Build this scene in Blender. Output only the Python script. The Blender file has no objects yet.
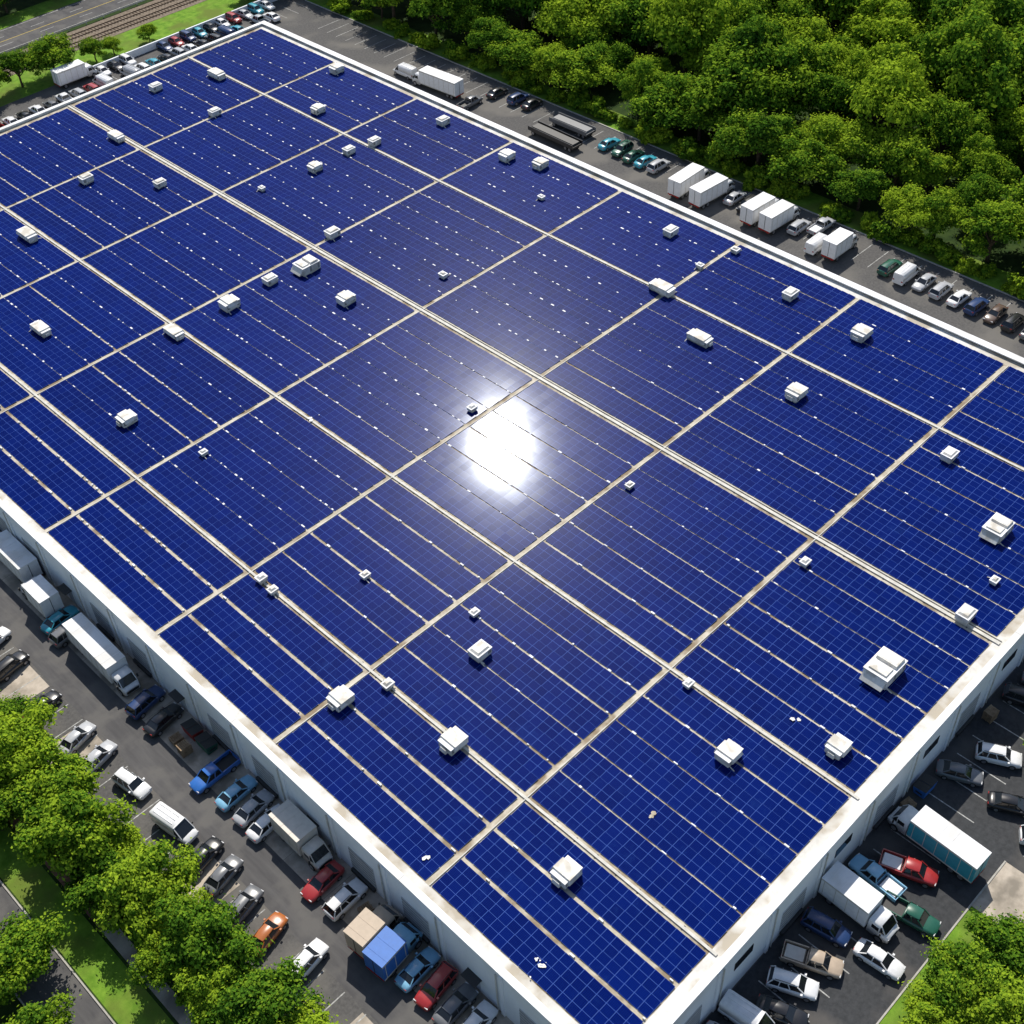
import bpy, math, random
import numpy as np
from mathutils import Vector, Matrix
random.seed(7); rng=np.random.default_rng(7)
scene=bpy.context.scene
COL=scene.collection
# ------------------------------------------------------------ camera
f=1273.0
CA=Vector((-1735,-1152,f)).normalized(); CB=Vector((1818,-1332,f)); CB=(CB-CA*CB.dot(CA)).normalized(); CU=CB.cross(CA)
cam=bpy.data.cameras.new('camera'); co=bpy.data.objects.new('camera',cam); COL.objects.link(co)
cam.sensor_width=36; cam.lens=36*f/1024; cam.clip_end=6000; cam.clip_start=1
M=Matrix(((CB.x,-CB.y,-CB.z),(CA.x,-CA.y,-CA.z),(CU.x,-CU.y,-CU.z))).to_4x4()
M.translation=Vector((0,0,105)); co.matrix_world=M; scene.camera=co
# ------------------------------------------------------------ light
sunv=Vector((.437,.471,.766)).normalized()
w=bpy.data.worlds.new('World'); scene.world=w; w.use_nodes=True
nt=w.node_tree; bg=nt.nodes['Background']; sky=nt.nodes.new('ShaderNodeTexSky'); sky.sky_type='NISHITA'; sky.sun_disc=False
sky.sun_elevation=math.asin(sunv.z); sky.sun_rotation=math.atan2(sunv.x,sunv.y)
nt.links.new(sky.outputs[0],bg.inputs[0]); bg.inputs[1].default_value=0.115
sl=bpy.data.lights.new('sun','SUN'); sl.energy=5.0; sl.angle=math.radians(.5); sl.color=(1,.95,.86)
so=bpy.data.objects.new('sun',sl); COL.objects.link(so); so.rotation_euler=sunv.to_track_quat('Z','Y').to_euler()
scene.view_settings.view_transform='Standard'; scene.view_settings.look='None'; scene.view_settings.exposure=0
# ------------------------------------------------------------ materials
def newmat(name):
    m=bpy.data.materials.new(name); m.use_nodes=True; return m,m.node_tree,m.node_tree.nodes['Principled BSDF']
def N(nt,t,**k):
    n=nt.nodes.new(t)
    for a,b in k.items():
        if a.startswith('i_'): n.inputs[a[2:]].default_value=b
        else: setattr(n,a,b)
    return n
def noisemat(name,c1,c2,scale=1.0,rough=.85,c3=None,scale3=.05,stretch=(1,1,1),bump=0,metal=0):
    m,nt,b=newmat(name)
    g=N(nt,'ShaderNodeNewGeometry'); mp=N(nt,'ShaderNodeMapping'); mp.inputs['Scale'].default_value=stretch
    nt.links.new(g.outputs['Position'],mp.inputs[0])
    n=N(nt,'ShaderNodeTexNoise',i_Scale=scale,i_Detail=6.0,i_Roughness=.65); nt.links.new(mp.outputs[0],n.inputs['Vector'])
    r=N(nt,'ShaderNodeValToRGB'); r.color_ramp.elements[0].position=.35; r.color_ramp.elements[1].position=.65
    r.color_ramp.elements[0].color=(*c1,1); r.color_ramp.elements[1].color=(*c2,1)
    nt.links.new(n.outputs[0],r.inputs[0]); out=r.outputs[0]
    if c3:
        n2=N(nt,'ShaderNodeTexNoise',i_Scale=scale3,i_Detail=5.0); nt.links.new(g.outputs['Position'],n2.inputs['Vector'])
        r2=N(nt,'ShaderNodeValToRGB'); r2.color_ramp.elements[0].position=.48; r2.color_ramp.elements[1].position=.62
        nt.links.new(n2.outputs[0],r2.inputs[0])
        mx=N(nt,'ShaderNodeMix',data_type='RGBA'); nt.links.new(r2.outputs[0],mx.inputs[0]); nt.links.new(out,mx.inputs[6]); mx.inputs[7].default_value=(*c3,1); out=mx.outputs[2]
    nt.links.new(out,b.inputs['Base Color']); b.inputs['Roughness'].default_value=rough; b.inputs['Metallic'].default_value=metal
    b.inputs['Specular IOR Level'].default_value=.2
    if bump:
        bp=N(nt,'ShaderNodeBump',i_Strength=bump,i_Distance=.05); nt.links.new(n.outputs[0],bp.inputs['Height']); nt.links.new(bp.outputs[0],b.inputs['Normal'])
    return m
asphalt=noisemat('asphalt',(.08,.078,.077),(.12,.116,.112),3,.95,(.15,.142,.13),.12,bump=.3)
asphalt_new=noisemat('asphalt_dark',(.04,.042,.045),(.06,.062,.066),2,.9,(.095,.09,.086),.15,bump=.3)
road_m=noisemat('asphalt_road',(.078,.076,.078),(.11,.107,.107),1.2,.95,(.125,.12,.115),.3,stretch=(1,.12,1),bump=.2)
concrete=noisemat('concrete',(.40,.345,.28),(.54,.47,.39),.9,.9,(.25,.22,.18),.3)
kerbm=noisemat('kerb_concrete',(.36,.34,.30),(.48,.46,.42),1.5,.9)
grass=noisemat('grass',(.09,.20,.015),(.19,.33,.035),.8,1,(.13,.18,.03),.15,bump=.5)
soil=noisemat('forest_floor',(.015,.035,.008),(.04,.07,.015),.5,1)
brickp=noisemat('brick_path',(.20,.09,.06),(.30,.16,.11),1.5,.9)
ballast=noisemat('ballast',(.15,.12,.09),(.26,.21,.16),1.5,1)
railm=noisemat('rail_steel',(.10,.07,.05),(.2,.16,.13),1,.5,metal=.6)
paintw=noisemat('road_paint',(.22,.22,.21),(.55,.55,.53),2.5,.8)
painty=noisemat('road_paint_yellow',(.5,.36,.06),(.6,.45,.1),2.5,.8)
membrane=noisemat('roof_membrane',(.40,.35,.26),(.62,.565,.47),.7,.9,(.27,.21,.14),.4)
memb_w=noisemat('roof_edge_membrane',(.60,.58,.53),(.78,.77,.74),.7,.9,(.46,.41,.33),.35)
wallm=noisemat('white_wall',(.80,.82,.85),(.87,.89,.92),.5,.75,(.76,.76,.75),.1,stretch=(1,1,.15))
capm=noisemat('parapet_cap',(.76,.77,.78),(.88,.88,.89),.6,.5,(.66,.65,.63),.3)
hvacm=noisemat('hvac_enamel',(.68,.65,.59),(.82,.80,.75),1.2,.5,(.54,.50,.43),.8)
traym=noisemat('galvanised',(.5,.48,.43),(.68,.66,.6),1,.6)
darkm=noisemat('dark_grille',(.03,.03,.03),(.07,.07,.07),4,.7)
louv=noisemat('louvre_grey',(.25,.24,.22),(.33,.32,.29),4,.7)  # darker grey of the side louvre strips
bark=noisemat('bark',(.05,.035,.022),(.11,.08,.055),3,.95)
woodm=noisemat('pallet_wood',(.22,.15,.09),(.38,.28,.18),2,.9)
doorm=noisemat('dock_door',(.40,.41,.42),(.52,.53,.55),1,.6)
def plain(name,c,r=.5,metal=0,coat=0,spec=.5):
    m,nt,b=newmat(name); b.inputs['Roughness'].default_value=r; b.inputs['Metallic'].default_value=metal
    b.inputs['Coat Weight'].default_value=coat; b.inputs['Specular IOR Level'].default_value=spec
    g=N(nt,'ShaderNodeNewGeometry'); n=N(nt,'ShaderNodeTexNoise',i_Scale=2.5,i_Detail=4.0); nt.links.new(g.outputs['Position'],n.inputs['Vector'])
    mx=N(nt,'ShaderNodeMix',data_type='RGBA'); nt.links.new(n.outputs[0],mx.inputs[0])
    mx.inputs[6].default_value=(*[x*.82 for x in c],1); mx.inputs[7].default_value=(*[min(1,x*1.12) for x in c],1)
    nt.links.new(mx.outputs[2],b.inputs['Base Color']); return m
glassm=plain('car_glass',(.015,.018,.022),.06,spec=.8)
tyre=plain('tyre',(.02,.02,.02),.85)
hub=plain('wheel_rim',(.4,.4,.42),.35,.7)
lampw=plain('headlamp',(.7,.7,.7),.15); lampr=plain('tail_lamp',(.4,.02,.015),.2)
trim=plain('black_trim',(.03,.03,.03),.6)
PC={'white':(.82,.82,.82),'silver':(.45,.46,.48),'grey':(.15,.155,.165),'black':(.018,.018,.02),'navy':(.02,.05,.15),'blue':(.03,.15,.5),'teal':(.04,.34,.44),'lblue':(.22,.48,.68),'red':(.38,.03,.03),'orange':(.42,.13,.03),'beige':(.48,.38,.28),'cream':(.68,.62,.54),'green':(.02,.11,.07),'brown':(.12,.08,.06)}
paints={k:plain('paint_'+k,v,.28,coat=.6) for k,v in PC.items()}
boxm={k:plain('truck_box_'+k,v,.55) for k,v in PC.items()}
# solar
def solar():
    m,nt,b=newmat('solar_glass')
    uv=N(nt,'ShaderNodeUVMap'); sp=N(nt,'ShaderNodeSeparateXYZ'); nt.links.new(uv.outputs[0],sp.inputs[0])
    def line(sock,cells,wd):
        a=N(nt,'ShaderNodeMath',operation='MULTIPLY'); nt.links.new(sock,a.inputs[0]); a.inputs[1].default_value=cells
        c=N(nt,'ShaderNodeMath',operation='PINGPONG'); nt.links.new(a.outputs[0],c.inputs[0]); c.inputs[1].default_value=.5
        d=N(nt,'ShaderNodeMath',operation='LESS_THAN'); nt.links.new(c.outputs[0],d.inputs[0]); d.inputs[1].default_value=wd
        return d.outputs[0]
    def mx(a,b_):
        n=N(nt,'ShaderNodeMath',operation='MAXIMUM'); nt.links.new(a,n.inputs[0]); nt.links.new(b_,n.inputs[1]); return n.outputs[0]
    cell=mx(line(sp.outputs[0],6,.04),line(sp.outputs[1],6,.04))
    frame=mx(line(sp.outputs[0],1,.024),line(sp.outputs[1],1,.024))
    at=N(nt,'ShaderNodeAttribute',attribute_name='tint')
    g=N(nt,'ShaderNodeNewGeometry')
    base=N(nt,'ShaderNodeMix',data_type='RGBA'); nt.links.new(at.outputs['Fac'],base.inputs[0])
    base.inputs[6].default_value=(.0008,.006,.078,1); base.inputs[7].default_value=(.0012,.0115,.135,1)
    c1=N(nt,'ShaderNodeMix',data_type='RGBA'); nt.links.new(cell,c1.inputs[0]); nt.links.new(base.outputs[2],c1.inputs[6]); c1.inputs[7].default_value=(.003,.018,.17,1)
    c2=N(nt,'ShaderNodeMix',data_type='RGBA'); nt.links.new(frame,c2.inputs[0]); nt.links.new(c1.outputs[2],c2.inputs[6]); c2.inputs[7].default_value=(.045,.095,.36,1)
    n3=N(nt,'ShaderNodeTexNoise',i_Scale=.3,i_Detail=9.0,i_Roughness=.78); nt.links.new(g.outputs['Position'],n3.inputs['Vector'])
    r3=N(nt,'ShaderNodeMapRange'); r3.inputs[1].default_value=.55; r3.inputs[2].default_value=.8; r3.inputs[4].default_value=.16; nt.links.new(n3.outputs[0],r3.inputs[0])
    c3=N(nt,'ShaderNodeMix',data_type='RGBA'); nt.links.new(r3.outputs[0],c3.inputs[0]); nt.links.new(c2.outputs[2],c3.inputs[6]); c3.inputs[7].default_value=(.04,.12,.42,1)
    nt.links.new(c3.outputs[2],b.inputs['Base Color'])
    b.inputs['Roughness'].default_value=.09; b.inputs['Specular IOR Level'].default_value=.035
    b.inputs['Specular Tint'].default_value=(.7,.82,1,1)
    b.inputs['Coat Weight'].default_value=.032; b.inputs['Coat Roughness'].default_value=.27
    return m
solarm=solar()
framem=plain('panel_frame',(.06,.08,.16),.4,.5)
def leafmat():
    m=bpy.data.materials.new('leaves'); m.use_nodes=True; nt=m.node_tree; nt.nodes.clear()
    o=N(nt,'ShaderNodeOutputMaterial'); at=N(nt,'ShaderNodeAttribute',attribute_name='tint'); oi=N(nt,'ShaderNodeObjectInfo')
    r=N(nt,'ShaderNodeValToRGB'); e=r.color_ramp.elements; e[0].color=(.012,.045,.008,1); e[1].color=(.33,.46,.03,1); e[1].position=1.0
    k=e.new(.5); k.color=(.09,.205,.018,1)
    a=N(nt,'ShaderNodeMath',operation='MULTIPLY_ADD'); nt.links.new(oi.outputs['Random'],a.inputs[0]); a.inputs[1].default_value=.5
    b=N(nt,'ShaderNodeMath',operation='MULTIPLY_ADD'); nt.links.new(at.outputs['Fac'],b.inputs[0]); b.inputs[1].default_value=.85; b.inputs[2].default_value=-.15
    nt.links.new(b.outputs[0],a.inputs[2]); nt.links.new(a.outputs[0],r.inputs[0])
    d=N(nt,'ShaderNodeBsdfDiffuse'); nt.links.new(r.outputs[0],d.inputs[0])
    t=N(nt,'ShaderNodeBsdfTranslucent'); nt.links.new(r.outputs[0],t.inputs[0]); mx=N(nt,'ShaderNodeMixShader'); mx.inputs[0].default_value=.33
    nt.links.new(d.outputs[0],mx.inputs[1]); nt.links.new(t.outputs[0],mx.inputs[2]); nt.links.new(mx.outputs[0],o.inputs[0]); return m
leafm=leafmat()
# ------------------------------------------------------------ mesh builder
class MB:
    def __init__(s): s.v=[];s.f=[];s.m=[];s.mats=[];s.sm=[]
    def mi(s,m):
        if m not in s.mats: s.mats.append(m)
        return s.mats.index(m)
    def add(s,vs,fs,mat,smooth=False):
        o=len(s.v); s.v+=[tuple(v) for v in vs]; k=s.mi(mat)
        for q in fs: s.f.append([o+i for i in q]); s.m.append(k); s.sm.append(smooth)
    def box(s,x0,x1,y0,y1,z0,z1,mat,tx=0,ty=0):
        vs=[(x0,y0,z0),(x1,y0,z0),(x1,y1,z0),(x0,y1,z0),(x0+tx,y0+ty,z1),(x1-tx,y0+ty,z1),(x1-tx,y1-ty,z1),(x0+tx,y1-ty,z1)]
        s.add(vs,[(3,2,1,0),(4,5,6,7),(0,1,5,4),(1,2,6,5),(2,3,7,6),(3,0,4,7)],mat)
    def quad(s,p,mat): s.add(p,[(0,1,2,3)],mat)
    def cyl(s,c,r,h,axis,mat,n=16,r2=None,smooth=True):
        r2=r if r2 is None else r2; vs=[]
        for k,(rr,t) in enumerate(((r,-h/2),(r2,h/2))):
            for i in range(n):
                a=2*math.pi*i/n; p=(rr*math.cos(a),rr*math.sin(a),t)
                if axis=='y': p=(p[0],p[2],p[1])
                elif axis=='x': p=(p[2],p[0],p[1])
                vs.append((c[0]+p[0],c[1]+p[1],c[2]+p[2]))
        s.add(vs,[(i,(i+1)%n,n+(i+1)%n,n+i) for i in range(n)],mat,smooth)
        s.add(vs,[tuple(range(n))[::-1],tuple(range(n,2*n))],mat)
    def beam(s,p,q,w,mat):
        p=Vector(p);q=Vector(q);d=(q-p).normalized(); a=d.cross(Vector((0,0,1)))
        if a.length<.01:a=Vector((1,0,0))
        a=a.normalized()*w/2; b=d.cross(a).normalized()*w/2
        vs=[p-a-b,p+a-b,p+a+b,p-a+b,q-a-b,q+a-b,q+a+b,q-a+b]
        s.add(vs,[(3,2,1,0),(4,5,6,7),(0,1,5,4),(1,2,6,5),(2,3,7,6),(3,0,4,7)],mat)
    def loft(s,secs,mat,smooth=True,cap=True):
        n=len(secs[0]); vs=[p for q in secs for p in q]; fs=[]
        for k in range(len(secs)-1):
            for i in range(n): fs.append((k*n+i,k*n+(i+1)%n,(k+1)*n+(i+1)%n,(k+1)*n+i))
        s.add(vs,fs,mat,smooth)
        if cap: s.add(secs[0],[tuple(range(n))[::-1]],mat); s.add(secs[-1],[tuple(range(n))],mat)
    def mesh(s,name):
        me=bpy.data.meshes.new(name); me.from_pydata(s.v,[],s.f)
        for m in s.mats: me.materials.append(m)
        me.polygons.foreach_set('material_index',s.m); me.polygons.foreach_set('use_smooth',s.sm); me.update()
        import bmesh
        bm=bmesh.new(); bm.from_mesh(me); bmesh.ops.recalc_face_normals(bm,faces=bm.faces); bm.to_mesh(me); bm.free()
        return me
    def obj(s,name,parent=None):
        return place(s.mesh(name),name,parent=parent)
def place(me,name,loc=(0,0,0),rz=0,sc=None,parent=None):
    o=bpy.data.objects.new(name,me); COL.objects.link(o); o.location=loc; o.rotation_euler=(0,0,rz)
    if sc: o.scale=sc
    if parent: o.parent=parent
    return o
def sheet(name,x0,x1,y0,y1,z,mat):
    b=MB(); b.quad([(x0,y0,z),(x1,y0,z),(x1,y1,z),(x0,y1,z)],mat); return b.obj(name)
# ------------------------------------------------------------ ground
sheet('ground',-2500,2500,-2500,2500,0,soil)
sheet('parking_lot_asphalt',16.8,151.9,-10,226,.004,asphalt)
sheet('near_parking_lot',31,130,0,23.9,.008,asphalt_new)
sheet('side_road',22.6,26.6,-9,220,.008,road_m)
b=MB()
for y in np.arange(-8,215,5.8):
    b.quad([(26.62,y,.010),(30.5,y,.010),(30.5,y+5.77,.010),(26.62,y+5.77,.010)],concrete)
for y in (40,62.5,84,96,118): b.quad([(17,y,.0095),(22.3,y,.0095),(22.3,y+5.2,.0095),(17,y+5.2,.0095)],concrete)
b.obj('concrete_apron')
sheet('lawn',7.3,10.6,-200,200,.006,grass)
sheet('lane_beyond_lawn',2.6,7.0,-200,260,.006,road_m)
sheet('brick_path',10.9,12.2,68,140,.010,brickp); sheet('footpath',10.9,12.2,-40,68,.010,concrete)
sheet('grass_verge',152.1,157,-30,215,.006,grass)
b=MB()
for x in (7.0,2.45): b.box(x,x+.15,-200,260,0,.12,kerbm)
b.box(16.65,16.8,-9,226,0,.12,kerbm)
b.box(151.9,152.1,-10,215,0,.12,kerbm)
b.obj('kerb')
b=MB(); z=.014
for y in np.arange(0,205,2.8): b.quad([(17.2,y,z),(22.4,y,z),(22.4,y+.11,z),(17.2,y+.11,z)],paintw)
for y in np.arange(-5,205,2.8): b.quad([(145,y,z),(150.5,y,z),(150.5,y+.11,z),(145,y+.11,z)],paintw)
for x in np.arange(33,128,2.9):
    b.quad([(x,17.6,z),(x+.11,17.6,z),(x+.11,22.8,z),(x,22.8,z)],paintw); b.quad([(x,7.6,z),(x+.11,7.6,z),(x+.11,12.6,z),(x,12.6,z)],paintw)
for x in np.arange(60,150,2.9): b.quad([(x,211,z),(x+.11,211,z),(x+.11,216,z),(x,216,z)],paintw)
b.obj('parking_markings')
sheet('verge',-100,148,221,230.9,.012,grass)
sheet('railway_ballast',-300,600,231,239.5,.020,ballast)
sheet('highway',-400,600,241,251.5,.016,road_m)
sheet('far_verge',-400,600,251.6,257,.012,grass)
b=MB()
for y in (232.6,234.1,236.2,237.7): b.box(-300,600,y,y+.12,.03,.2,railm)
for x in np.arange(20,220,.75):
    b.box(x,x+.25,232.1,234.7,.021,.06,bark); b.box(x,x+.25,235.7,238.3,.021,.06,bark)
b.obj('railway_track')
b=MB()
b.quad([(-400,241.5,.02),(600,241.5,.02),(600,241.65,.02),(-400,241.65,.02)],paintw)
b.quad([(-400,250.9,.02),(600,250.9,.02),(600,251.05,.02),(-400,251.05,.02)],paintw)
for x in np.arange(0,260,9):
    for y in (244.3,248): b.quad([(x,y,.02),(x+3,y,.02),(x+3,y+.14,.02),(x,y+.14,.02)],paintw)
b.quad([(-400,246.1,.02),(600,246.1,.02),(600,246.25,.02),(-400,246.25,.02)],painty)
b.obj('highway_markings')
b=MB()
b.box(100,150,219.6,219.9,0,1.3,wallm)
b.obj('boundary_wall')
b=MB()
for x in np.arange(40,240,4): b.box(x,x+.12,240.1,240.25,0,.8,traym)
b.box(40,240,240.0,240.08,.45,.8,traym); b.obj('guard_rail')
# ------------------------------------------------------------ warehouse
X0,X1,Y0,Y1=30.5,130.5,24.0,198.6; RZ=6.90; PT=7.25
wh=bpy.data.objects.new('warehouse_building',None); COL.objects.link(wh)
b=MB()
b.box(X0,X1,Y0,Y0+.35,0,PT,wallm); b.box(X0,X1,Y1-.35,Y1,0,PT,wallm)
b.box(X0,X0+.35,Y0+.35,Y1-.35,0,PT,wallm); b.box(X1-.35,X1,Y0+.35,Y1-.35,0,PT,wallm)
for y in np.arange(Y0+5,Y1-2,7.2):
    for x,xx in ((X0-.14,X0-.002),(X1+.002,X1+.14)): b.box(x,xx,y,y+.4,0,PT-.4,wallm)
for x in np.arange(X0+5,X1-2,7.2):
    b.box(x,x+.4,Y0-.14,Y0-.002,0,PT-.4,wallm)
b.obj('walls',wh)
b=MB(); b.quad([(X0+.3,Y0+.3,RZ),(X1-.3,Y0+.3,RZ),(X1-.3,Y1-.3,RZ),(X0+.3,Y1-.3,RZ)],membrane)
z=RZ+.005
b.quad([(X0+.36,Y0+.36,z),(31.95,Y0+.36,z),(31.95,Y1-.36,z),(X0+.36,Y1-.36,z)],memb_w)
b.quad([(128.45,Y0+.36,z),(X1-.36,Y0+.36,z),(X1-.36,Y1-.36,z),(128.45,Y1-.36,z)],memb_w)
b.quad([(31.96,Y0+.36,z),(128.44,Y0+.36,z),(128.44,25.6,z),(31.96,25.6,z)],memb_w)
b.obj('roof_membrane',wh)
b=MB()
def cap(x0,x1,y0,y1): b.box(x0,x1,y0,y1,PT+.002,PT+.12,capm)
st=12.0
for y in np.arange(Y0+.6,Y1-.7,st):
    e=min(y+st-.02,Y1-.62); cap(X0-.12,X0+.55,y,e); cap(X1-.95,X1+.12,y,e)
for x in np.arange(X0-.12,X1,st):
    e=min(x+st-.02,X1+.12); cap(x,e,Y0-.12,Y0+.58); cap(x,e,Y1-.6,Y1+.12)
b.obj('parapet_cap',wh)
b=MB()
for i,y in enumerate(np.arange(Y0+7,Y1-6,7.2)):
    if i%3!=1:
        b.box(X0-.06,X0-.003,y,y+3.4,.9,4.2,doorm)
        for zz in np.arange(1.4,4.1,.5): b.box(X0-.075,X0-.062,y,y+3.4,zz,zz+.05,trim)
        b.box(X0-.35,X0-.065,y+.1,y+3.3,.4,.85,trim)
        b.box(X1+.003,X1+.06,y,y+3.4,.9,4.2,doorm)
    else:
        b.box(X0-.05,X0-.003,y+1,y+2.1,.1,2.3,doorm); b.box(X0-.9,X0-.003,y+.7,y+2.4,2.5,2.6,trim)
    b.cyl((X0-.1,y-1.2,PT/2-.3),.07,PT-.8,'z',traym,8)
for i,x in enumerate(np.arange(X0+7,X1-6,7.2)):
    if i%2==0:
        b.box(x,x+3.4,Y0-.06,Y0-.003,.9,4.2,doorm)
        for zz in np.arange(1.4,4.1,.5): b.box(x,x+3.4,Y0-.075,Y0-.062,zz,zz+.05,trim)
        b.box(x+.1,x+3.3,Y0-.35,Y0-.065,.4,.85,trim)
    else: b.box(x+.5,x+3,Y0-.05,Y0-.003,3.6,4.8,glassm)
    b.cyl((x-1.2,Y0-.1,PT/2-.3),.07,PT-.8,'z',traym,8)
b.obj('dock_doors',wh)
# ------------------------------------------------------------ solar arrays
XL=[32.0,43.8,64.0,88.3,112.7,128.5]; NS=[3,5,6,6,4]
YL=[25.4,46.7,68.0,87.6,109.3,132,154.5,175.5,197.2]
gaps=[]
for i in range(5):
    for j in range(8):
        xa,xb=XL[i]+(.05 if i==0 else .45),XL[i+1]-(.45 if i<4 else .1)
        if i==3: xa+=.25
        if i==2: xb-=.25
        ya,yb=YL[j]+(.4 if j else .3),YL[j+1]-.4
        n=NS[i]; g=[random.choice((.12,.16,.22,.3)) if j>2 else random.choice((.2,.26,.30,.36)) for _ in range(n-1)]
        if i==0: g=[.42]*(n-1)
        sw=(xb-xa-sum(g))/n; rows=int(round((yb-ya)/1.02)); rh=(yb-ya)/rows
        V=[];F=[];UV=[];T=[];MI=[]
        x=xa; bl=random.uniform(0,.3)
        for k in range(n):
            st_=bl+random.uniform(.0,.2)
            for c in range(2):
                mx0=x+c*sw/2+.012; mx1=x+(c+1)*sw/2-.012
                for r in range(rows):
                    my0=ya+r*rh+.012; my1=my0+rh-.024
                    z0=7.03+random.uniform(-.003,.003); ax=.0525+random.gauss(0,.0009); ay=.0565+random.gauss(0,.0009)
                    hw=(mx1-mx0)/2; hh=(my1-my0)/2; o=len(V)
                    top=[(mx0,my0,z0-ax*hw-ay*hh),(mx1,my0,z0+ax*hw-ay*hh),(mx1,my1,z0+ax*hw+ay*hh),(mx0,my1,z0-ax*hw+ay*hh)]
                    V+=top+[(p[0],p[1],p[2]-.04) for p in top]
                    F+=[(o,o+1,o+2,o+3),(o+4,o+5,o+1,o),(o+5,o+6,o+2,o+1),(o+6,o+7,o+3,o+2),(o+7,o+4,o,o+3)]
                    UV+=[(0,0),(2,0),(2,1),(0,1)]+[(.5,.5)]*16
                    t=st_+random.random()*.5; T+=[t]*5; MI+=[0,1,1,1,1]
            if k<n-1:
                gx=x+sw; gw=g[k]; gaps.append((gx,gw,ya,yb,i,j))
                x=gx+gw
        me=bpy.data.meshes.new('solar_panels'); me.from_pydata(V,[],F); me.materials.append(solarm); me.materials.append(framem)
        me.polygons.foreach_set('material_index',MI)
        ul=me.uv_layers.new(name='UVMap'); ul.data.foreach_set('uv',np.array(UV,dtype=np.float32).ravel())
        at=me.attributes.new('tint','FLOAT','FACE'); at.data.foreach_set('value',np.array(T,dtype=np.float32)); me.update()
        place(me,'solar_panel_array')
b=MB(); 
for gx,gw,ya,yb,i,j in gaps:
    y=ya+random.uniform(0,1)
    while y<yb-.6:
        s=random.uniform(.05,.11); cx=gx+gw/2+random.uniform(-.04,.04)
        b.box(cx-s,cx+s,y,y+random.uniform(.12,.55),RZ+.01,7.1,capm)
        y+=random.choice((1.03,2.06,2.06,3.1,4.1))*(1 if j>2 else 2.4)
b.obj('junction_boxes')
b=MB()
for k,x in enumerate(XL[1:-1]):
    wd=.13 if k!=2 else .18
    b.box(x-wd,x+wd,Y0+1,Y1-1,RZ+.03,RZ+.14,traym)
    if k==2: b.box(x+.4,x+.5,Y0+1,Y1-1,RZ+.03,RZ+.12,traym)
    for y in np.arange(Y0+2,Y1-2,2.4): b.box(x-wd-.12,x+wd+.12,y,y+.15,RZ+.002,RZ+.028,darkm)
for y in YL[1:-1]: b.beam((XL[0],y-.2,RZ+.07),(XL[-1],y-.2,RZ+.07),.09,traym)
b.obj('cable_tray')
# ------------------------------------------------------------ HVAC
def hvac_mesh(L,W,Hh,kind):
    b=MB()
    b.box(-L/2+.1,L/2-.1,-W/2+.1,W/2-.1,0,.35,traym)
    b.box(-L/2,L/2,-W/2,W/2,.352,.352+Hh,hvacm)
    t=.352+Hh
    b.box(-L/2-.05,L/2+.05,-W/2-.05,W/2+.05,t+.002,t+.08,capm)
    for y in (-W/2-.012,W/2+.002):
        for k in range(int(L/.5)): b.box(-L/2+.12+k*.5,-L/2+.5+k*.5,y,y+.01,.5,t-.12,louv if k%3==0 else hvacm)
    if kind==1:
        b.box(-L/2+.15,-.05,-W/2+.15,W/2-.15,t+.082,t+.38,hvacm,.06,.06)
        b.box(.15,L/2-.25,-W/2+.3,W/2-.3,t+.082,t+.24,hvacm,.05,.05)
        b.box(-L/2+.35,-.3,-W/2+.4,W/2-.4,t+.382,t+.40,capm)
        x=L/2; b.add([(x,-W/2+.1,.6),(x,W/2-.1,.6),(x,W/2-.1,t-.1),(x,-W/2+.1,t-.1),(x+.7,-W/2+.1,.6),(x+.7,W/2-.1,.6)],[(0,1,5,4),(3,2,5,4),(0,3,4),(1,2,5)],hvacm)
        b.box(-L/2-.4,-L/2-.002,-W/3,W/3,.4,t-.4,hvacm,.03,.03)
    elif kind==2:
        b.box(-L/2+.25,L/2-.25,-W/2-.3,W/2+.3,t-.25,t+.25,hvacm,.2,.15)
        b.box(-L/2-.35,-L/2-.002,-W/4,W/4,.5,t-.2,hvacm,.1,.05)
    else:
        b.box(-L/2+.1,L/2-.1,-W/2+.1,W/2-.1,t+.082,t+.26,hvacm,.2,.15)
    b.beam((L/2-.2,W/2,.4),(L/2-.2,W/2+.6,.15),.08,traym)
    return b.mesh('hvac')
HM={'b':hvac_mesh(3.3,2.5,1.15,1),'m':hvac_mesh(2.2,1.7,.8,2),'l':hvac_mesh(3.4,1.4,.7,2),'s':hvac_mesh(1.0,.8,.35,0),'n':hvac_mesh(1.8,1.4,.7,3)}
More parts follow.
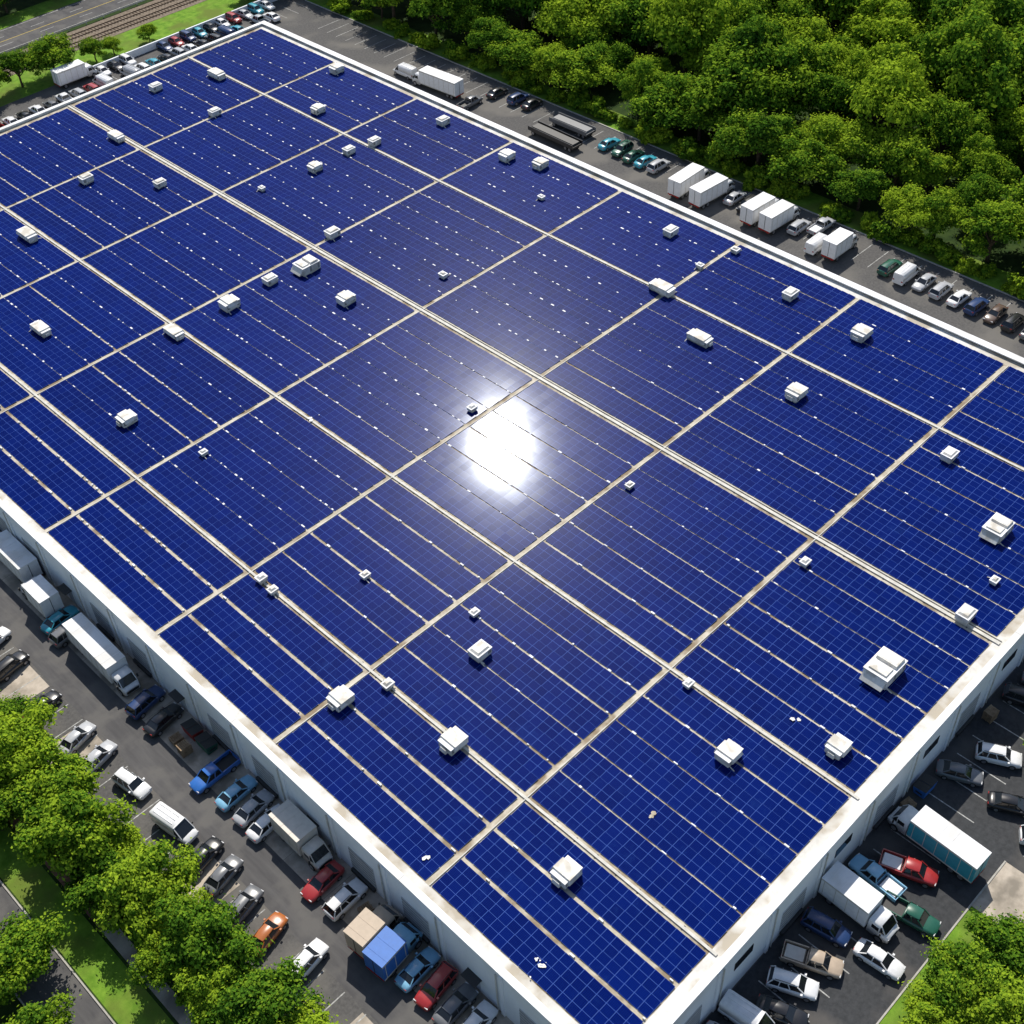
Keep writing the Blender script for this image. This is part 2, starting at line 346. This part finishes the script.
HV=[(111.3,186.8,'l'),(101.5,190.9,'n'),(126.2,172.3,'m'),(114.7,163.2,'m'),(87.3,181.0,'l'),(102.8,175.6,'n'),(76.6,172.8,'n'),(83.5,163.0,'n'),(102.3,148.7,'m'),(109.2,148.8,'n'),(113.7,147.9,'n'),(93.1,150.1,'s'),(62.1,165.2,'l'),(51.3,143.0,'l'),(92.0,132.0,'n'),(124.1,128.7,'m'),(125.7,123.1,'m'),(119.0,116.5,'s'),(125.4,144.5,'n'),(95.4,112.5,'s'),(84.1,128.0,'b'),(78.7,129.3,'n'),(71.5,128.8,'m'),(82.7,117.9,'m'),(62.8,129.1,'l'),(48.7,118.5,'m'),
(112.5,88.1,'l'),(107.2,77.5,'l'),(124.1,96.2,'n'),(122.6,74.7,'n'),(121.4,63.0,'m'),(106.3,62.1,'m'),(108.7,42.9,'n'),(101.7,33.0,'b'),(95.1,29.5,'s'),(77.4,31.2,'b'),(88.9,29.2,'n'),(67.0,29.3,'m'),(84.2,45.1,'s'),(59.6,36.1,'m'),(40.6,38.6,'m'),(52.5,61.3,'n'),(43.3,55.4,'m'),(39.3,66.9,'m'),(43.6,65.0,'s'),(51.6,77.7,'s'),(43.8,85.4,'s'),(43.6,83.2,'s'),(78.3,89.1,'s'),(80.8,66.3,'s'),(55.8,65.5,'s'),(51.5,106.7,'s'),(63.5,43.9,'s'),(120.3,87.9,'s'),(126.4,86.6,'s')]
HROT={0,4,11,12,13,17,19,24,26,27,53,54}
for q,(x,y,k) in enumerate(HV):
    s_=random.uniform(.86,1.05)
    place(HM[k],'rooftop_hvac_unit' if k!='s' else 'roof_vent',(x,y,RZ),(math.pi/2 if q in HROT else 0)+random.choice((0,0,math.pi)),(s_,s_,s_))
b=MB()
for x,y,n,r,m in ((50.1,37.1,5,.6,membrane),(33.7,48.5,5,.6,capm),(33.3,34.7,16,1.1,capm),(67.2,34.1,3,.7,capm),(63.9,102.4,3,1.0,capm)):
    for k in range(n):
        a=random.uniform(0,6.3);d=abs(random.gauss(0,r*.5)); s=random.uniform(.04,.13) if k>1 else .26
        cx,cy=x+d*math.cos(a),y+d*math.sin(a)
        pts=[(cx+s*random.uniform(.4,1.2)*math.cos(t*1.05),cy+s*random.uniform(.4,1.2)*math.sin(t*1.05),7.13+.003*k) for t in range(6)]
        b.add(pts,[tuple(range(6))],m)
b.obj('bird_droppings')
# ------------------------------------------------------------ vehicles
def body(b,S,mat):
    secs=[]
    for x,w,zb,zt in S:
        h=[(w*.9,zb),(w,zb+.14),(w,zt-.22),(w*.95,zt-.07),(w*.7,zt),(0,zt+.02)]
        secs.append([(x,y,z) for y,z in h]+[(x,-y,z) for y,z in h[-2::-1]])
    b.loft(secs,mat)
def green(b,B,T,wb,wt,z0,z1,paint,pill=()):
    (b0,b1),(t0,t1)=B,T; bl=[(b0,-wb,z0),(b1,-wb*.94,z0),(b1,wb*.94,z0),(b0,wb,z0)]
    zm=z1
    tl=[(t0,-wt,zm),(t1,-wt,zm),(t1,wt,zm),(t0,wt,zm)]
    b.add(bl+tl,[(0,1,5,4),(1,2,6,5),(2,3,7,6),(3,0,4,7)],glassm)
    for i in range(4): b.beam(bl[i],tl[i],.09,paint)
    secs=[]
    n=6
    for k in range(n+1):
        t=k/n; x=t0-.06+(t1-t0+.12)*t; hgt=.06*math.sin(math.pi*t)
        ww=wt*(.93+.09*math.sin(math.pi*t))
        secs.append([(x,-ww,zm-.02),(x,-ww*.8,zm+.04+hgt),(x,0,zm+.055+hgt),(x,ww*.8,zm+.04+hgt),(x,ww,zm-.02)])
    b.loft(secs,paint)
    for q in pill:
        xb=b0+(b1-b0)*q; xt=t0+(t1-t0)*q
        for s in (-1,1): b.beam((xb,s*wb*.975,z0),(xt,s*wt*1.0,z1),.08,paint)
def wheels(b,xs,r=.33,y=.80,w=.22):
    for x in xs:
        for s in (-1,1):
            b.cyl((x,s*y,r),r,w,'y',tyre,16); b.cyl((x,s*(y+w/2+.005),r),r*.6,.02,'y',hub,10)
def lights(b,xf,xr,w,zf,zr):
    for s in (-1,1):
        b.box(xf-.08,xf+.012,s*w-.17,s*w+.17,zf-.07,zf+.07,lampw); b.box(xr-.012,xr+.08,s*w-.14,s*w+.14,zr-.1,zr+.08,lampr)
    b.box(xf-.02,xf+.02,-.42,.42,zf-.2,zf-.06,trim)
def vehicle(kind,color,aux=None,L=6.0):
    b=MB(); P=paints[color]
    if kind=='sedan':
        body(b,[(-2.3,.68,.36,.78),(-2.2,.82,.3,.93),(-1.8,.89,.26,1.0),(-.9,.91,.24,.97),(.2,.91,.24,.95),(1.05,.91,.24,.95),(1.6,.89,.26,.88),(2.1,.82,.28,.77),(2.28,.66,.34,.64)],P)
        green(b,(-1.78,1.1),(-1.05,.35),.80,.62,.93,1.38,P,(.48,)); wheels(b,(-1.38,1.4)); lights(b,2.2,-2.26,.6,.66,.8)
        for s in(-1,1): b.box(.75,.95,s*.98-.09,s*.98+.09,.93,1.05,P)
    elif kind=='suv':
        body(b,[(-2.25,.74,.4,.95),(-2.18,.86,.34,1.08),(-1.6,.92,.3,1.1),(0,.93,.3,1.07),(1.0,.93,.3,1.06),(1.6,.91,.32,1.0),(2.1,.85,.34,.92),(2.25,.72,.4,.76)],P)
        green(b,(-2.15,1.1),(-1.75,.45),.83,.67,1.05,1.62,P,(.3,.62)); wheels(b,(-1.35,1.4),.37,.82,.25); lights(b,2.18,-2.22,.66,.8,.95)
        for s in(-1,1): b.box(.8,1.0,s*1.0-.1,s*1.0+.1,1.05,1.2,P); b.beam((-1.6,s*.58,1.74),(.2,s*.58,1.74),.045,trim)
    elif kind=='pickup':
        body(b,[(-.55,.93,.4,1.08),(0,.94,.36,1.08),(1.1,.94,.36,1.06),(1.8,.92,.38,1.0),(2.5,.88,.42,.94),(2.68,.74,.46,.8)],P)
        green(b,(-.5,1.45),(-.35,.85),.84,.70,1.05,1.66,P,(.45,))
        b.box(-2.7,-.56,-.93,.93,.45,.62,P)
        for s in(-1,1): b.box(-2.7,-.56,s*.89-.05,s*.89+.05,.622,1.12,P)
        b.box(-2.76,-2.702,-.93,.93,.55,1.1,P); b.box(-2.66,-.6,-.82,.82,.625,.66,trim)
        wheels(b,(-1.75,1.75),.38,.84,.25); lights(b,2.6,-2.77,.68,.8,.9)
        if aux: b.box(-2.6,-.7,-.75,.75,.662,1.0,boxm[aux],.1,.1)
    elif kind=='van':
        body(b,[(-2.6,.9,.4,1.15),(-1,.96,.35,1.15),(1.2,.96,.35,1.12),(1.9,.94,.36,1.08),(2.4,.88,.38,1.0),(2.6,.74,.42,.8)],P)
        b.loft([[(x,-w,1.1),(x,-w*.97,1.9),(x,-w*.82,z),(x,w*.82,z),(x,w*.97,1.9),(x,w,1.1)] for x,w,z in((-2.58,.86,2.1),(-2.4,.92,2.18),(-.5,.93,2.2),(.95,.91,2.16))],P)
        b.add([(1.98,-.86,1.1),(1.98,.86,1.1),(1.0,.74,2.08),(1.0,-.74,2.08)],[(0,1,2,3)],glassm)
        for s in(-1,1): b.add([(1.96,s*.87,1.1),(.96,s*.91,1.1),(.96,s*.84,2.05)],[(0,1,2)],glassm); b.beam((1.98,s*.87,1.1),(.98,s*.78,2.12),.09,P); b.box(1.4,1.55,s*1.08-.1,s*1.08+.1,1.15,1.4,trim)
        b.beam((.98,-.78,2.12),(.98,.78,2.12),.12,P)
        for yy in(-.5,0,.5): b.box(-2.2,.5,yy-.03,yy+.03,2.19,2.24,P)
        wheels(b,(-1.7,1.75),.36,.85,.24); lights(b,2.52,-2.61,.72,.8,1.0)
    elif kind=='truck':
        bl=L-2.2; x0=-L/2; x1=x0+bl; c0=x1+.15; BM=boxm[aux or color]
        b.box(x0+.1,L/2-.3,-.45,.45,.5,.85,trim)
        b.box(x0,x1,-1.15,1.15,.9,3.3,BM)
        b.box(x0-.02,x1+.02,-1.18,1.18,3.302,3.36,capm if aux in(None,'white','teal') else BM)
        for xx in np.arange(x0+.6,x1-.2,1.2): b.box(xx,xx+.05,-1.15,1.15,3.362,3.38,BM if aux!='teal' else capm)
        for s in(-1,1):
            b.box(x0,x1,s*1.165-.012,s*1.165+.012,.9,1.05,traym); b.box(x0,x1,s*1.165-.012,s*1.165+.012,3.1,3.29,traym)
            for xx in np.arange(x0+.3,x1-.2,1.2): b.box(xx,xx+.06,s*1.165-.01,s*1.165+.01,1.06,3.09,traym)
        b.box(x0-.03,x0-.003,-.03,.03,1,3.2,trim); b.box(x0-.04,x0-.02,-1.05,1.05,.7,.88,lampr)
        e=L/2
        b.loft([[(x,-w,.5),(x,-w,z-.25),(x,-w*.85,z),(x,w*.85,z),(x,w,z-.25),(x,w,.5)] for x,w,z in((c0,1.0,2.35),(c0+.9,1.0,2.4),(c0+1.15,.97,2.3))],P)
        b.loft([[(x,-w,.5),(x,-w,z-.1),(x,-w*.85,z),(x,w*.85,z),(x,w,z-.1),(x,w,.5)] for x,w,z in((c0+1.15,.98,1.5),(e-.35,.97,1.4),(e,.85,1.1))],P)
        b.add([(c0+1.72,-.88,1.47),(c0+1.72,.88,1.47),(c0+1.18,.8,2.26),(c0+1.18,-.8,2.26)],[(0,1,2,3)],glassm)
        for s in(-1,1):
            b.add([(c0+1.7,s*.89,1.47),(c0+1.16,s*.99,1.47),(c0+1.16,s*.9,2.2)],[(0,1,2)],glassm)
            b.box(c0+.35,c0+1.05,s*1.003-.008,s*1.003+.008,1.5,2.05,glassm); b.beam((c0+1.72,s*.88,1.47),(c0+1.18,s*.82,2.28),.08,P)
            b.box(c0+1.3,c0+1.42,s*1.2-.08,s*1.2+.08,1.4,1.85,trim)
        b.box(e-.01,e+.05,-.7,.7,.6,.95,trim); lights(b,e+.02,x0,.68,1.0,.7)
        wheels(b,[x0+1.1,e-.85]+([x0+2.1] if L>8 else []),.45,.9,.28)
    elif kind=='flat':
        b.box(-L/2,L/2,-1.2,1.2,.9,1.15,trim)
        for xx in np.arange(-L/2,L/2,.8): b.box(xx,xx+.12,-1.2,1.2,1.152,1.25,P)
        for s in(-1,1): b.box(-L/2,L/2,s*1.25-.04,s*1.25+.04,.95,1.7,P)
        b.box(-L/2+.2,L/2-.4,-.95,.95,1.26,1.6,boxm[color],.15,.15)
        wheels(b,(-L/2+1,-L/2+2,L/2-1),.45,.9,.28)
    return b.mesh(kind)
NAME={'sedan':'parked_car','suv':'parked_suv','pickup':'pickup_truck','van':'cargo_van','truck':'box_truck','flat':'flatbed_trailer'}
cache={}
def car(kind,color,x,y,rz,aux=None,L=6.0,sc=1.0):
    k=(kind,color,aux,L)
    if k not in cache: cache[k]=vehicle(*k)
    o=place(cache[k],NAME[kind],(x,y,.014),math.radians(rz)+random.gauss(0,.03),(sc,sc,sc)); return o
W='white'
VEH=[ # left wall side
('truck',W,29.0,114.7,90,W,9),('truck',W,28.0,106.9,90,W,6),('sedan','teal',27.9,102.9,10),('suv','grey',27.6,100.5,5),('truck',W,28.0,93.9,-90,W,11),('suv','navy',28.0,86.2,8),('sedan','black',28.0,83.0,5),
('pickup','blue',27.7,73.8,185),('sedan','lblue',27.9,70.4,5),('sedan','silver',28.0,67.8,8),('sedan',W,27.9,65.5,5),('truck','cream',28.9,61.2,-90,'cream',6.4),('sedan','red',27.6,56.9,185),('suv',W,27.9,54.0,5),
('truck','beige',27.7,49.5,5,'beige',5),('truck','lblue',27.7,46.9,5,'blue',5.2),('sedan','lblue',28.0,44.4,5),('suv','red',28.0,42.1,185),('suv',W,28.0,37.3,5),('sedan','grey',28.0,39.7,5),
# far side of side road
('suv','black',20.7,101.0,12),('sedan','black',20.3,93.7,12),('sedan','silver',20.6,87.5,12),('sedan','silver',20.8,83.9,12),('suv',W,21.4,78.7,-80),('van',W,21.6,71.6,-80),('sedan','black',21.6,67.0,12),('sedan','grey',21.7,64.1,12),('suv','grey',21.1,60.2,12),('sedan','orange',21.0,56.5,12),('suv',W,21.8,51.9,12),('sedan',W,21.1,105.6,12),
# near lot
('van',W,44.0,21.2,-86),('sedan','black',46.4,19.6,-70),('suv',W,49.0,20.4,-66),('pickup','beige',51.9,20.4,-66,'cream'),('suv','navy',55.2,21.3,-80),('truck',W,58.5,20.2,-90,W,7),('pickup','green',61.2,16.7,-84),('sedan',W,55.9,16.4,-84),('pickup','lblue',62.3,20.9,90,W),('pickup','red',65.0,19.2,-72,W),('truck',W,68.7,18.9,90,'teal',9),('sedan','grey',77.2,21.3,-66),('suv',W,81.4,19.6,-62),('sedan','black',77.4,16.0,-62),('suv',W,76.0,12.0,-60),('suv','black',89.4,21.2,-72),('sedan','grey',92.6,20.8,-72),('sedan','silver',41.4,21.3,-76),
# far right strip
('van',W,142.5,173.7,90),('truck',W,142.3,164.8,90,W,11),('pickup','grey',142.1,156.1,0),('sedan','black',147.9,155.2,0),('suv','navy',148.6,150.7,0),('sedan','black',148.9,147.5,0),('flat','black',142.4,135.9,90,None,11),('flat','grey',147.1,136.3,90,None,9),('sedan','teal',147.1,127.9,0),('suv','green',146.9,124.9,180),('sedan','green',146.6,122.2,0),('sedan','teal',146.6,119.6,0),('suv','silver',146.7,117.0,0),('truck',W,145.2,109.3,0,W,8.5),('truck',W,145.1,104.7,0,W,8.5),
('sedan','silver',147.0,101.8,0),('suv','black',146.5,98.9,180),('truck',W,145.7,95.8,0,W,7.5),('truck',W,145.8,92.4,0,W,7.5),('suv','silver',146.5,89.4,0),('pickup','silver',148.9,87.0,0,W),('van',W,144.3,84.4,0),('truck',W,145.5,81.4,0,W,6.5),
('suv','green',146.2,73.4,0),('van',W,146.1,70.6,0),('sedan','silver',146.2,67.8,180),('suv','silver',146.0,65.0,0),('sedan',W,146.1,62.2,0),('suv','navy',145.9,59.4,0),('sedan','brown',146.0,56.6,180),('suv','black',145.8,53.8,0),('sedan','grey',145.7,51.0,0)]
for v in VEH:
    k,c,x,y,h=v[:5]; aux=v[5] if len(v)>5 else None; L=v[6] if len(v)>6 else 6.0
    car(k,c,x,y,h,aux,L,.93 if x<24 else (.95 if k!='truck' else 1))
TC=['white','silver','grey','black','navy','red','white','silver','teal','white']
for i,x in enumerate(np.arange(62,146,2.75)):
    if random.random()<.1: continue
    car(random.choice(['sedan','suv','sedan','pickup','van']),random.choice(TC),x,213.0+random.uniform(-.3,.3),90,sc=.95)
for i,x in enumerate(np.arange(106,146,2.75)):
    if random.random()<.3: continue
    car(random.choice(['sedan','suv','sedan']),random.choice(TC),x,218.0,270,sc=.9)
car('truck','white',101,219,0,'white',8)
# yard clutter
def dumpster(col):
    b=MB(); P=boxm[col]
    b.add([(-.9,-.6,.15),(.9,-.6,.15),(.9,.5,.15),(-.9,.5,.15),(-1,-.75,1.1),(1,-.75,1.1),(1,.6,1.35),(-1,.6,1.35)],[(3,2,1,0),(0,1,5,4),(1,2,6,5),(2,3,7,6),(3,0,4,7)],P)
    b.add([(-1.03,-.8,1.12),(-.02,-.8,1.12),(-.02,.62,1.38),(-1.03,.62,1.38)],[(0,1,2,3)],trim); b.add([(.02,-.8,1.12),(1.03,-.8,1.12),(1.03,.62,1.38),(.02,.62,1.38)],[(0,1,2,3)],trim)
    for x in(-1.08,1.04): b.box(x,x+.05,-.4,.3,.7,.85,trim)
    for x in(-.7,.7):
        for y in(-.45,.4): b.cyl((x,y,.08),.08,.06,'y',tyre,8)
    return b.mesh('dumpster')
def pallets(n):
    b=MB()
    for k in range(n):
        z=k*.16+.01
        for y in(-.5,0,.44): b.box(-.6,.6,y,y+.06,z,z+.1,woodm)
        for x in np.arange(-.6,.55,.2): b.box(x,x+.13,-.5,.5,z+.102,z+.13,woodm)
    return b.mesh('pallets')
dm={c:dumpster(c) for c in('green','blue','red')}; pm=[pallets(4),pallets(8)]
for x,y,c,r in ((29.2,79.6,'red',1.57),(29.2,77.2,'green',1.57),(73.5,22.8,'blue',3.1),(29.2,120.6,'green',1.5)): place(dm[c],'dumpster',(x,y,.014),r)
for x,y,k in ((27.6,80.2,0),(27.4,78.4,1),(29.4,33.5,1),(71.0,23,0),(85.3,22.7,1),(28.6,58.9-.6*0-6.9,0)): place(pm[k],'pallet_stack',(x,y,.014),random.uniform(-.3,.3))
# ------------------------------------------------------------ trees
def tree_proto(seed,R=5.0,H=11.0,lobes=30,leaves=520,ls=.24):
    r=np.random.default_rng(seed); b=MB()
    def limb(p,q,r0,r1):
        p=Vector(p);q=Vector(q);d=(q-p).normalized(); a=d.orthogonal().normalized(); c=d.cross(a); n=7; mid=(p+q)/2+Vector(r.normal(0,.12,3))
        secs=[[tuple(o+(a*math.cos(t*6.283/n)+c*math.sin(t*6.283/n))*rr) for t in range(n)] for o,rr in((p,r0),(mid,(r0+r1)/2),(q,r1))]
        b.loft(secs,bark)
    zc=H-R*.95; limb((0,0,-.1),(0,0,zc*.8),.32,.22)
    C=[];LR=[]; el=r.uniform(.8,1.2); ea=r.uniform(0,3.14)
    for k in range(lobes):
        u=r.uniform(-.4,1); ph=k*2.39996+r.uniform(-.5,.5); s=math.sqrt(max(0,1-u*u)); d=R*r.uniform(.42,.92)
        if k<4: d*=.4
        d*=1+.18*math.cos(2*(ph-ea))
        c=np.array([s*math.cos(ph)*d,s*math.sin(ph)*d,zc+u*d*.88]); C.append(c); LR.append(R*r.uniform(.13,.34))
    for k in range(0,lobes,3): limb((0,0,zc*r.uniform(.5,.8)),tuple(C[k]*.9),.13,.04)
    V=[];T=[]
    for c,lr in zip(C,LR):
        n=int(leaves*(lr/(R*.3))**2); d=r.normal(size=(n,3)); d/=np.linalg.norm(d,axis=1)[:,None]
        d[:,2]=np.where(d[:,2]<-.3,-d[:,2],d[:,2])
        bump=1+.26*np.sin(d[:,0]*7+c[0])*np.sin(d[:,1]*7+c[1])+.18*np.sin(d[:,2]*9)
        rad=lr*bump*r.uniform(.58,1.12,n)*np.where(r.random(n)<.14,1.32,1)
        pos=c+d*rad[:,None]*np.array([1,1,.85])
        nrm=d+r.normal(0,.5,(n,3))+np.array([.1,.1,.4]); nrm/=np.linalg.norm(nrm,axis=1)[:,None]
        a=np.cross(nrm,r.normal(size=(n,3))); a/=np.linalg.norm(a,axis=1)[:,None]; e=np.cross(nrm,a)
        s=ls*r.uniform(.45,1.3,n)[:,None]
        V.append(np.stack([pos-a*s,pos-e*s*.6,pos+a*s,pos+e*s*.6],1).reshape(-1,3))
        lt=r.uniform(.0,.9); T.append(np.clip(lt*.5+.5*r.random(n)+.6*(rad/lr-.92)+.16*d[:,2],0,1))  # clump shading put into the tint: inner leaves darker, outer and upper lighter
    V=np.concatenate(V);T=np.concatenate(T); n=len(T)
    nv=len(b.v); nf=len(b.f)
    verts=np.concatenate([np.array(b.v),V]); faces=b.f+(np.arange(n*4).reshape(-1,4)+nv).tolist()
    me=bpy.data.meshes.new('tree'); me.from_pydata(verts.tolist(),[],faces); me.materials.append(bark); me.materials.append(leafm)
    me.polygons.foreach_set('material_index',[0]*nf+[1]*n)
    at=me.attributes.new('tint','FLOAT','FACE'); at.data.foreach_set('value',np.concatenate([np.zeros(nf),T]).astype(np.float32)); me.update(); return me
protos=[tree_proto(s,5,9.5,44+s%3*6,460,.22) for s in range(1,8)]
bushp=[tree_proto(20+s,5,6.5,26,420,.5) for s in range(2)]
def tree(x,y,Rr,name='broadleaf_tree',h=1.0):
    s=Rr/5; me=random.choice(protos); place(me,name,(x,y,0),random.uniform(0,6.28),(s*random.uniform(.9,1.1),s*random.uniform(.9,1.1),s*h*random.uniform(.85,1.2)))
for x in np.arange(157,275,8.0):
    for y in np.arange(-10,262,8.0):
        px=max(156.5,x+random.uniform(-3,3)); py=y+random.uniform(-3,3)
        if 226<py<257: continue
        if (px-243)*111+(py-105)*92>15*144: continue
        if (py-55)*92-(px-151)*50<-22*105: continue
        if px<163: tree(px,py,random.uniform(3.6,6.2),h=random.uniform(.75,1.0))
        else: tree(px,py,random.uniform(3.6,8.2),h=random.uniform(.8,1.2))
for y in np.arange(20,212,3.4): 
    place(random.choice(bushp),'shrub',(153.6+random.uniform(-.5,1.3),y+random.uniform(-2,2),0),random.uniform(0,6),(.35+random.uniform(-.1,.14),)*3)
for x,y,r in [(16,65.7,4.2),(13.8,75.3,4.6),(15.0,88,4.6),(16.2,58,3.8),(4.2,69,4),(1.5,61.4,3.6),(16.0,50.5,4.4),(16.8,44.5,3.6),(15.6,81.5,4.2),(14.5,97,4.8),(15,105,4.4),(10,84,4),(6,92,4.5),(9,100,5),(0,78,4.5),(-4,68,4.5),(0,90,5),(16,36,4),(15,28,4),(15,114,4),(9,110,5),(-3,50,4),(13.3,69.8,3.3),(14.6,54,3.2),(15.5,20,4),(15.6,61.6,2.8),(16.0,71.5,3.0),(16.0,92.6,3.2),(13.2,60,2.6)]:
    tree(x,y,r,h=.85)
for x,y in [(13.2,63.5),(14,48),(13,56.5),(15.6,68.6),(13.5,52),(15,41),(13.6,79),(14,92),(15.9,78),(15.8,54.6),(15.7,47.3),(15.6,84.8),(13.4,66.4),(12.9,73)]:
    place(random.choice(bushp),'shrub',(x,y,0),random.uniform(0,6),(random.uniform(.22,.34),)*3)
for x,y,r in [(58,10.5,3.4),(53.4,9.6,3.0),(57.9,6.2,3.6),(63.4,8.7,3.2),(85.0,15.6,3.2),(50,5,3.5),(68,5,3.5),(80,4,4),(92,14,3)]: tree(x,y,r,h=.75)
for x,y,r in [(99.5,224,5),(93,225,4),(108,223.5,2.6),(112,223.5,2.2),(86,224,4),(120,223.5,2),(150,222,4.5),(145,225,3.5),(152,230,4)]: tree(x,y,r,h=.8)
for x in np.arange(60,240,7): tree(x+random.uniform(-2,2),259+random.uniform(-1,2),random.uniform(4,6)); tree(x+random.uniform(-2,2),268+random.uniform(-2,2),random.uniform(4,6))
b=MB()
b.box(47,88,5.5,5.65,0,.12,kerbm); b.box(47,88,13.4,13.55,0,.12,kerbm) if False else b.box(47,72,13.4,13.55,0,.12,kerbm); b.box(47,47.15,5.65,13.4,0,.12,kerbm)
b.obj('kerb'); sheet('planting_bed',47.15,66,5.65,13.4,.05,grass); sheet('pavement',66.02,72,5.65,13.4,.05,concrete)
